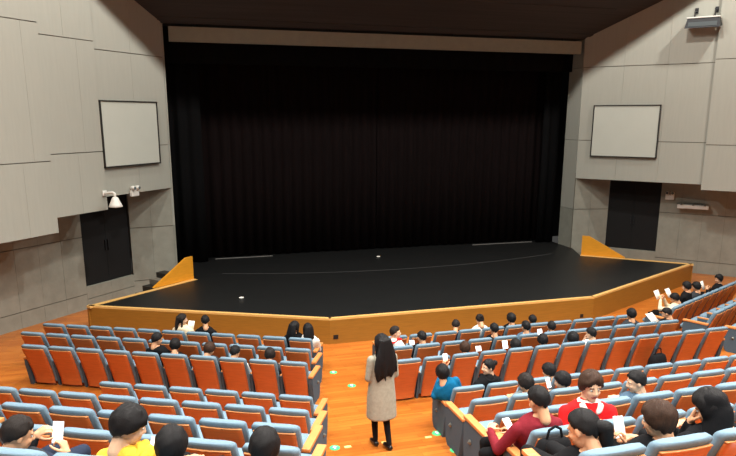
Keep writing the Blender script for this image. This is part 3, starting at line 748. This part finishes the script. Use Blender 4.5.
def paper(p, rz, tilt, label, w=.20, h=.27):
    n = 6; V, F = [], []
    for j in range(2):
        for i in range(n + 1): x = -w / 2 + w * i / n; V.append((x, .02 * math.cos(math.pi * x / w), -h / 2 + h * j))
    for i in range(n): F.append((i, i + 1, n + 2 + i, n + 1 + i))
    o = obj('leaflet', mesh('leaflet', V, F, MAT['paper'], True), None, p, (tilt, 0, rz)); m = o.modifiers.new('t', 'SOLIDIFY'); m.thickness = .004
    return tag(o, label, 'paper', 'phones and papers in hands')
def base(row, blk, a):
    d, z = ROWS[row]; db = d - RECLINE
    if blk == 'C': return (a, VY - db - CD, z), 0.0
    x, y = lpt(db, a) if blk == 'L' else rpt(db, a)
    return (x, y, z), (-ANG if blk == 'L' else ANG)
def sit(label, row, blk, a, h, **k):
    loc, rz = base(row, blk, a); rz += math.radians(k.pop('turn', 0)); yh = k.pop('yh', .02); xh = k.pop('xh', 0)
    return person(label, loc, rz, (xh, yh, h), **k)
def at_local(res, p):
    e = res[0]; return tuple(np.array(Matrix.Rotation(e.rotation_euler[2], 3, 'Z')) @ np.array(p) + np.array(e.location))
def hand_phone(res, label, which=None, up=.03, tilt=-.5, rz=0, lit=True, off=(0, 0, 0), **k):
    e, w, hd = res; p = (w[-1] + w[1]) / 2 if which is None else w[which]
    return phone(tuple(p + np.array([0, 0, up]) + np.array(off)), rz, tilt, label, lit, **k)
GA = 'people seated in the auditorium'
# left block, first and third rows
r = sit('woman with long dark hair in a cream top, first row left, head turned', 'A', 'L', 2.76, 1.03, look=(-70, -5, 0), hair='long', hairc='hair_dark', top='cloth_cream', arms='phone', skin='skin_pale', group=GA)
paper(tuple((r[1][-1] + r[1][1]) / 2 + np.array([.05, .02, .04])), -.6, -.4, 'cream leaflet held by the long-haired woman in the first row, left', .15, .2)
sit('man with short black hair in black, first row left, beside the cream-topped woman', 'A', 'L', 2.25, 1.02, look=(25, -18, 0), hair='short', top='cloth_black', group=GA)
sit('long-haired person in black, second seat from the aisle, first row left', 'A', 'L', .30, 1.0, look=(-20, -14, 0), hair='long', top='cloth_black', group=GA)
sit('long-haired person in a white top, aisle end of the first row left', 'A', 'L', .02, .97, look=(30, -14, 0), hair='long', top='cloth_white', arms='lap', group=GA)
sit('man in black with bare neck, third row left, fifth from the aisle, looking right', 'C', 'L', 2.32, 1.02, look=(-35, -16, 0), hair='short', top='cloth_black', group=GA)
sit('black-haired person sunk low in the third row left, beside the man in black', 'C', 'L', 1.98, .92, look=(10, -22, 0), hair='medium', top='cloth_black', group=GA)
sit('dark brown-haired person sunk low in the third row left, middle', 'C', 'L', 1.32, .89, look=(-20, -26, 0), hair='medium', hairc='hair_brown', top='cloth_darkgrey', group=GA)
sit('dark-haired person in a white shirt, third row left near the aisle', 'C', 'L', .84, .86, look=(-10, -24, 0), hair='short', top='cloth_white', group=GA)
sit('dark-haired person slumped in the third row left, nearest the aisle', 'C', 'L', .19, .85, look=(10, -26, 0), hair='medium', hairc='hair_dark', top='cloth_darkgrey', group=GA)
# left block, nearest row
r = sit('man with cropped dark hair holding up a phone, bottom left corner', 'H', 'L', -.26, .82, look=(-42, -18, 0), hair='short', hairc='hair_dark', top='cloth_darkgrey', legs='cloth_jeans', lod='near', size=1.06, group=GA,
        wristL=((-.10, .31, .66), 'grip', (.75, .3, .5), (.5, .6, -.2)), wristR=((.17, .29, .55), 'grip', (-.45, .2, .85), (-.9, .1, .1)))
phone(at_local(r, (.045, .38, .665)), -.35, -.35, 'bright white smartphone held by the man in the bottom left corner', True, .085, .17)
r = sit('black-haired person in a yellow shirt looking down, bottom left', 'H', 'L', -1.12, .955, look=(-48, -20, -4), hair='bowl', top='cloth_yellow', skin='skin_pale', lod='near', size=1.12, sleeve=.4, collar='cloth_yellow', group=GA,
        wristL=((-.10, .24, .60), 'grip', (.6, .5, .3), (.6, .2, -.4)), wristR=((.06, .22, .56), 'grip', (-.1, .5, .7), (-.9, .1, 0)))
phone(at_local(r, (.01, .31, .64)), -.5, -.7, 'white phone held by the person in the yellow shirt', True, .09, .18)
sit('round black-haired head seen from behind, right of the yellow shirt', 'H', 'L', -1.42, .83, look=(0, -12, 0), hair='medium', top='cloth_black', lod='near', size=1.1, group=GA)
sit('black-haired head low at the bottom edge, next to the aisle on the left', 'H', 'L', -2.08, .88, look=(5, -14, 0), hair='medium', top='cloth_black', lod='near', size=1.05, group=GA)
# centre block, first two rows
sit('child in a white shirt with a red scarf turned sideways, first seat of second row', 'B', 'C', -2.99, 1.05, look=(-50, 0, 0), hair='short', hairc='hair_dark', top='cloth_white', collar='cloth_red', skin='skin_pale', turn=-60, legyaw=60, group=GA)
r = sit('black-haired person in the second row, second seat from the left aisle', 'B', 'C', -2.43, .90, look=(10, -16, 0), hair='short', arms='phone', group=GA)
phone(at_local(r, (-.115, .25, .73)), 0, -.5, 'small lit phone held in the second row near the left aisle', True, .10, .10)
sit('dark-haired person in navy bending down, first row centre, third head from left', 'A', 'C', -1.27, .88, look=(-25, -32, 0), hair='short', hairc='hair_dark', top='cloth_navy', group=GA)
sit('person in a white shirt with a small bun, first row centre', 'A', 'C', -.71, .96, look=(0, -30, 0), hair='bun', hairc='hair_dark', top='cloth_white', group=GA)
sit('round black-haired head in the first row, just right of the white shirt', 'A', 'C', .04, .92, look=(8, -10, 0), hair='medium', top='cloth_black', group=GA)
sit('black-haired head in the first row, second right of the white shirt', 'A', 'C', .57, .84, look=(-8, -12, 0), hair='short', top='cloth_black', group=GA)
sit('man with short black hair in the second row, below the first-row pair', 'B', 'C', -.17, .92, look=(5, -8, 0), hair='short', top='cloth_slate', group=GA)
sit('man with cropped black hair in a dark jacket, second row, below the white shirt', 'B', 'C', -.88, .93, look=(0, -12, 0), hair='short', top='cloth_black', group=GA)
sit('black-haired head in the second row, seventh seat of the centre block', 'B', 'C', .43, .86, look=(-12, -14, 0), hair='short', top='cloth_black', group=GA)
r = sit('person in black holding a lit phone high, third row centre', 'C', 'C', -.36, .85, look=(0, -20, 0), hair='medium', arms='phone', top='cloth_black', group=GA)
phone(at_local(r, (.10, .30, .92)), 0, -.4, 'lit phone held high in the third row centre', True, .10, .13)
r = sit('dark-jacketed person low in the third row, fifth seat of the centre block', 'C', 'C', -.93, .80, look=(10, -18, 0), hair='medium', arms='phone', top='cloth_navy', group=GA)
phone(at_local(r, (-.066, .30, .74)), 0, -.4, 'lit phone held by the dark-jacketed person in the third row', True, .11, .16)
r = sit('brown-haired person low in the third row, third seat of the centre block', 'C', 'C', -1.96, .85, look=(-20, -20, 0), hair='medium', hairc='hair_brown', arms='phone', top='cloth_black', group=GA)
phone(at_local(r, (.40, .28, .72)), 0, -.5, 'lit phone between two third-row seats, left of centre', True, .11, .10)
sit('broad black-haired head in the third row, seventh seat of the centre block', 'C', 'C', .30, .82, look=(-5, -18, 0), hair='medium', top='cloth_black', size=1.1, group=GA)
sit('black-haired person resting the chin on a hand, third row, eighth seat', 'C', 'C', .69, .89, look=(25, -12, 0), hair='short', arms='chin', top='cloth_white', skin='skin_pale', group=GA)
sit('dark-haired person in slate grey, second row, tenth seat of the centre block', 'B', 'C', 2.35, .98, look=(5, -10, 0), hair='medium', top='cloth_darkgrey', group=GA)
r = sit('black-haired person with a white leaflet, right end of the second row centre', 'B', 'C', 3.26, .93, look=(45, -22, 0), hair='short', arms='phone', top='cloth_black', group=GA)
paper(tuple((r[1][-1] + r[1][1]) / 2 + np.array([-.14, .02, .10])), .3, -.9, 'white leaflet held at the right end of the second row centre', .24, .26)
# right block
r = sit('black-haired person in black with a cream leaflet, first row right', 'A', 'R', 1.05, 1.09, look=(20, -12, 0), hair='medium', top='cloth_black', arms='phone', group=GA)
paper(tuple((r[1][-1] + r[1][1]) / 2 + np.array([-.18, .0, .06])), .4, -.6, 'cream leaflet held at the aisle end of the first row right', .22, .24)
r = sit('black-haired person in black, first row right, second from the aisle', 'A', 'R', 1.66, .98, look=(15, -12, 0), hair='medium', arms='phone', top='cloth_darkgrey', group=GA)
r = sit('black-haired person holding a white sheet, first row right, far end', 'A', 'R', 3.14, .95, look=(60, -10, 0), hair='medium', arms='phone', top='cloth_black', group=GA)
paper(tuple((r[1][-1] + r[1][1]) / 2 + np.array([-.2, -.05, .06])), .5, -.4, 'white sheet held at the far end of the first row right', .18, .24)
r = sit('dark-haired person in cream, first row right, seat next to the aisle', 'A', 'R', .42, .90, look=(35, -28, 0), hair='medium', arms='high', top='cloth_cream', group=GA)
paper(tuple((r[1][-1] + r[1][1]) / 2 + np.array([-.12, .0, .04])), .4, -.5, 'pale leaflet held next to the aisle in the first row right', .22, .22)
# centre block, fourth row and nearer
r = sit('person in a bright teal-blue jacket raising a phone, aisle end of fourth row', 'D', 'C', -2.99, .97, xh=-.25, yh=.08, look=(-10, -8, 0), hair='medium', top='cloth_teal', legs='cloth_navy', lod='near', size=1.04, hip=(.0, .12), group=GA,
        wristL=((-.07, .44, .92), 'grip', (.1, .2, .9), (.8, .2, .1)), wristR=((.02, .30, .60), 'relaxed', (-.6, .6, .1), (0, 0, -1)))
phone(at_local(r, (-.04, .48, 1.05)), 0, -.3, 'small bright phone raised by the person in the teal jacket', True, .075, .13)
sit('woman in a black coat with tied-back hair, profile to the left, fourth row', 'D', 'C', -2.52, 1.01, look=(78, -4, 0), hair='bun', top='cloth_black', skin='skin_pale', lod='near', collar='cloth_black', turn=12, group=GA)
r = sit('black-haired person in a white top, fourth row, third from the woman in black', 'D', 'C', -1.48, .83, look=(30, -16, 0), hair='medium', top='cloth_white', arms='phone', group=GA)
r = sit('black-haired person holding a phone, fifth row, third seat from the aisle', 'E', 'C', -2.15, .84, look=(50, -18, 0), hair='medium', top='cloth_darkgrey', arms='phone', skin='skin_pale', lod='near', group=GA)
phone(at_local(r, (-.03, .30, .71)), .3, -.4, 'white phone in the hands of the fifth-row person, third seat', True, .075, .14)
sit('dark-haired person in grey, fifth row, second seat from the aisle', 'E', 'C', -2.69, .87, look=(15, -18, 0), hair='medium', hairc='hair_dark', top='cloth_grey', lod='near', group=GA)
r = sit('black-haired man in a maroon top with legs towards the aisle, seventh row', 'G', 'C', -3.88, 1.0, look=(12, -20, 0), hair='short', top='cloth_maroon', legs='cloth_black', lod='near', legyaw=62, size=1.06, hip=(.0, .16), group=GA,
        wristL=((-.30, .36, .60), 'grip', (.6, .5, .2), (.3, .1, -.9)), wristR=((-.08, .28, .58), 'grip', (-.5, .6, .2), (-.3, 0, -.9)))
phone(at_local(r, (-.11, .34, .63)), .2, -.9, 'white phone in the lap of the man in maroon', True, .08, .15)
sit('girl in a red jacket with a white collar facing the camera, seventh row', 'G', 'C', -3.30, 1.03, yh=-.12, look=(8, -8, 0), hair='medium', hairc='hair_brown', top='cloth_red', legs='cloth_navy', collar='cloth_white', skin='skin_pale', lod='near', turn=165, legyaw=-110, size=1.14, hip=(0, -.10),
    wristL=((-.10, .16, .66), 'relaxed', (.6, .5, .1), (0, 0, -1)), wristR=((.12, .16, .66), 'relaxed', (-.6, .5, .1), (0, 0, -1)), group=GA)
sit('dark-haired boy in slate blue looking left, sixth row', 'F', 'C', -2.04, .885, look=(70, -14, 0), hair='short', top='cloth_slate', skin='skin_pale', lod='near', size=1.05, group=GA)
r = sit('woman with a black ponytail bent over, holding a phone, nearest row centre', 'H', 'C', -4.24, .87, xh=-.03, look=(28, -26, 8), hair='tail', top='cloth_black', lod='near', size=1.16, group=GA,
        wristL=((.25, .24, .66), 'grip', (.1, .3, .9), (.8, .2, 0)), wristR=((.56, .30, .51), 'grip', (-.05, .3, .9), (-.8, .2, .1)))
phone(at_local(r, (.54, .36, .655)), -.1, -.45, 'large white phone held up by the woman with the ponytail', True, .085, .175)
sit('person with short brown hair in black, nearest row, behind the ponytail woman', 'H', 'C', -3.64, .86, look=(30, -14, 0), hair='medium', hairc='hair_brown', top='cloth_black', lod='near', size=1.14, arms='lap', group=GA)
r = sit('person in a black hooded jacket, face resting on one hand, bottom right', 'H', 'C', -3.14, .90, xh=-.04, look=(38, -30, 10), hair='medium', hood=True, top='cloth_black', lod='near', size=1.12, arms='chin', group=GA)
phone(tuple(np.array(base('H', 'C', -3.2)[0]) + np.array([.02, -.42, .60])), 0, -1.2, 'white phone lying behind the seat at the bottom right corner', True, .12, .13)
# ---- woman walking down the aisle
def standing_woman(label, loc, rz):
    e = empty('person', loc, rz); tag(e, label, 'person'); e.scale = (1.03, 1.03, 1.03)
    hd = np.array([.0, .0, 1.535]); neck = np.array([0, -.02, 1.37]); HR = rotz(.12) @ rotx(-.22)
    sh = {s: np.array([s * .165, -.02, 1.33]) for s in (-1, 1)}
    wr = {-1: ik(sh[-1], (-.11, .20, 1.00), .27, .24, (-.25, -.4, -.4)), 1: ik(sh[1], (.11, .20, 1.02), .27, .24, (.25, -.4, -.4))}
    legs = {-1: ((-.085, .0, .86), (-.075, .07, .47), (-.06, .06, .09)), 1: ((.085, .0, .86), (.07, .0, .46), (.06, -.14, .09))}
    P = [loft([(np.array([0, 0, z]), (1, 0, 0), (0, 1, 0), w, d) for z, w, d in ((.80, .15, .10), (.88, .165, .115), (1.02, .125, .09), (1.20, .145, .10), (1.30, .155, .09), (1.37, .10, .06))], 18, 2.4),
         capsule(neck - np.array([0, 0, .03]), hd + HR @ np.array([0, -.04, -.09]), .05, .048, 12)]
    for s in (-1, 1):
        el, w = wr[s]; P += [capsule(sh[s], el, .042, .034), capsule(el, w, .033, .024)]
        a, b, c = legs[s]; P += [capsule(a, b, .075, .05, 12), capsule(b, c, .048, .032, 12), capsule(np.array(c) + [0, 0, -.05], np.array(c) + [0, .13, -.06], .032, .026)]
    v, f = remesh(join(*P), .014, 2); mi = [0] * len(f)
    hv, hf, hm = HEADS['near']; hv, hf = xform((hv, hf), T(HR, hd, 1.0)); n = len(v); v += hv; f += [tuple(i + n for i in q) for q in hf]; mi += hm
    for s in (-1, 1):
        kk = HANDS[('relaxed', 'near')]; kv = kk[0] if s < 0 else [(-x, y, z) for x, y, z in kk[0]]; kf = kk[1] if s < 0 else [q[::-1] for q in kk[1]]
        a, b = xform((kv, kf), T(aim((-s * .6, .7, .1), (0, 0, -1)), wr[s][1], .95)); n = len(v); v += a; f += [tuple(i + n for i in q) for q in b]; mi += [0] * len(b)
    obj('body', mesh('body', v, f, [MAT['skin_pale'], MAT['lips'], MAT['eye_white'], MAT['eye_dark']], True, mi), e)
    secs = [((0, -.01, 1.385), (1, 0, 0), (0, 1, 0), .075, .065), ((0, -.01, 1.35), (1, 0, 0), (0, 1, 0), .15, .095), ((0, -.01, 1.28), (1, 0, 0), (0, 1, 0), .178, .115), ((0, 0, 1.10), (1, 0, 0), (0, 1, 0), .172, .125), ((0, 0, .95), (1, 0, 0), (0, 1, 0), .185, .14),
            ((0, 0, .75), (1, 0, 0), (0, 1, 0), .205, .16), ((.0, -.01, .48), (1, 0, 0), (0, 1, 0), .214, .17), ((.0, -.01, .46), (1, 0, 0), (0, 1, 0), .20, .16)]
    cv_, cf = loft(secs, 32, 2.3)
    cv_ = [(x * (1 + .03 * math.sin(9 * math.atan2(y, x)) * max(0, 1 - z)), y * (1 + .05 * math.sin(7 * math.atan2(y, x) + 1) * max(0, 1 - z)), z) for x, y, z in cv_]
    P = [(cv_, cf)]
    for s in (-1, 1):
        el, w = wr[s]; P += [capsule(sh[s], el, .062, .052, 12), capsule(el, el + (w - el) * .95, .052, .044, 12)]
    obj('coat', mesh('coat', *remesh(join(*P), .013, 3), MAT['cloth_coat'], True), e)
    for s in (-1, 1):
        a, b, c = legs[s]
        obj('stocking', mesh('stocking', *remesh(join(capsule(np.array(a) - [0, 0, .2], b, .07, .056, 12), capsule(b, c, .054, .038, 12), capsule(np.array(c) + [0, 0, .01], np.array(c) + [0, .1, -.05], .036, .030)), .012, 2), MAT['cloth_black'], True), e)
        c = np.array(c)
        obj('shoe', mesh('shoe', *remesh(join(capsule(c + [0, -.03, -.045], c + [0, .14, -.058], .040, .030, 12), capsule(c + [0, -.04, -.05], c + [0, -.045, -.075], .022, .014, 8)), .010, 2), MAT['phone_black'], True), e)
    hs = hair_mesh('longest', HR, 'near'); M = np.eye(4); M[:3, :3] *= 1.06; M[:3, 3] = hd
    obj('hair', mesh('hair', *xform(hs, M), MAT['hair_black'], True), e)
standing_woman('woman in a light grey coat with long black hair walking down the aisle', (-4.24, 8.60, ROWS['D'][1]), math.radians(8))
# ------------------------------------------------------------------ bags and small things
def bag(name, loc, rz, dims, m, label, emblem=False):
    w, d, h = dims; e = empty(name, loc, rz); tag(e, label, 'bag')
    v = loft([((0, 0, z * h), (1, 0, 0), (0, 1, 0), w / 2 * a, d / 2 * b) for z, a, b in ((0, .86, .8), (.06, .97, 1), (.4, 1, 1.05), (.8, .92, .85), (.95, .8, .6), (1, .6, .35))], 20, 3.2)
    obj('body', mesh('body', *v, m, True), e)
    obj('handle', mesh('handle', *tube([(-w * .22, 0, h * .96), (-w * .16, 0, h * 1.18), (0, 0, h * 1.25), (w * .16, 0, h * 1.18), (w * .22, 0, h * .96)], .011), m, True), e)
    obj('pocket', mesh('pocket', *bbox(-w * .34, w * .34, -d * .62, -d * .42, h * .12, h * .5, .02), m), e)
    if emblem: obj('emblem', mesh('emblem', *join(capsule((-.03, -d * .6, h * .66), (.03, -d * .6, h * .56), .022, .014, 10, 2), capsule((.03, -d * .6, h * .68), (.0, -d * .6, h * .5), .014, .018, 10, 2)), MAT['paper'], True), e)
bag('backpack', (-4.02, 4.52, ROWS['H'][1]), 0, (.34, .2, .42), MAT['cloth_black'], 'black backpack with a white emblem behind the seat of the man in maroon', True)
bag('backpack', (1.90, 10.28, ROWS['C'][1]), .2, (.42, .25, .52), MAT['cloth_black'], 'black bag standing behind the third row, right part of centre block')
bag('handbag', (-3.40, 3.98, ROWS['H'][1] + .48), .3, (.26, .13, .22), MAT['cloth_black'], 'black handbag with a thin handle between the two nearest people on the right')
# round floor markers along the aisle
def marker(x, y, z, label):
    e = empty('floor_marker', (x, y, z)); tag(e, label, 'floor marker', 'green floor markers in the aisle')
    obj('disc', mesh('disc', *loft([((0, 0, h), (1, 0, 0), (0, 1, 0), r, r) for h, r in ((0, .075), (.008, .075), (.010, .07))], 20, 2), MAT['exit_green']), e)
    obj('arrow', mesh('arrow', *prism([(-.012, -.04), (.012, -.04), (.012, .005), (.035, .005), (0, .05), (-.035, .005), (-.012, .005)], .010, .012), MAT['marker_white']), e)
marker(-4.90, 8.74, ROWS['D'][1], 'green floor marker beside the seats left of the walking woman')
marker(-3.88, 11.6, ROWS['C'][1], 'green floor marker in the aisle just beyond the walking woman')
marker(-3.99, 12.64, ROWS['B'][1], 'green floor marker in the aisle nearest the stage')
marker(-3.30, 8.76, ROWS['D'][1], 'green floor marker at the foot of the fourth-row end panel')
marker(-3.60, 7.40, ROWS['E'][1], 'green floor marker at the foot of the fifth-row end panel')
for i, (d, a0, a1, z, t) in enumerate(((5.98, -4.20, -4.05, ROWS['D'][1], 'beside the woman\'s feet'), (5.96, -4.76, -4.66, ROWS['D'][1], 'left of the walking woman'), (6.0, -3.52, -3.42, ROWS['D'][1], 'at the fourth-row end panel'))):
    tag(obj('step_strip', mesh('step_strip', *box(a0, a1, VY - d - .12, VY - d - .06, z, z + .006), MAT['yellow_strip'])), f'pale yellow step-edge strip on the aisle floor {t}', 'floor strip', 'step-edge strips')
bpy.data.scenes.remove(SCR)
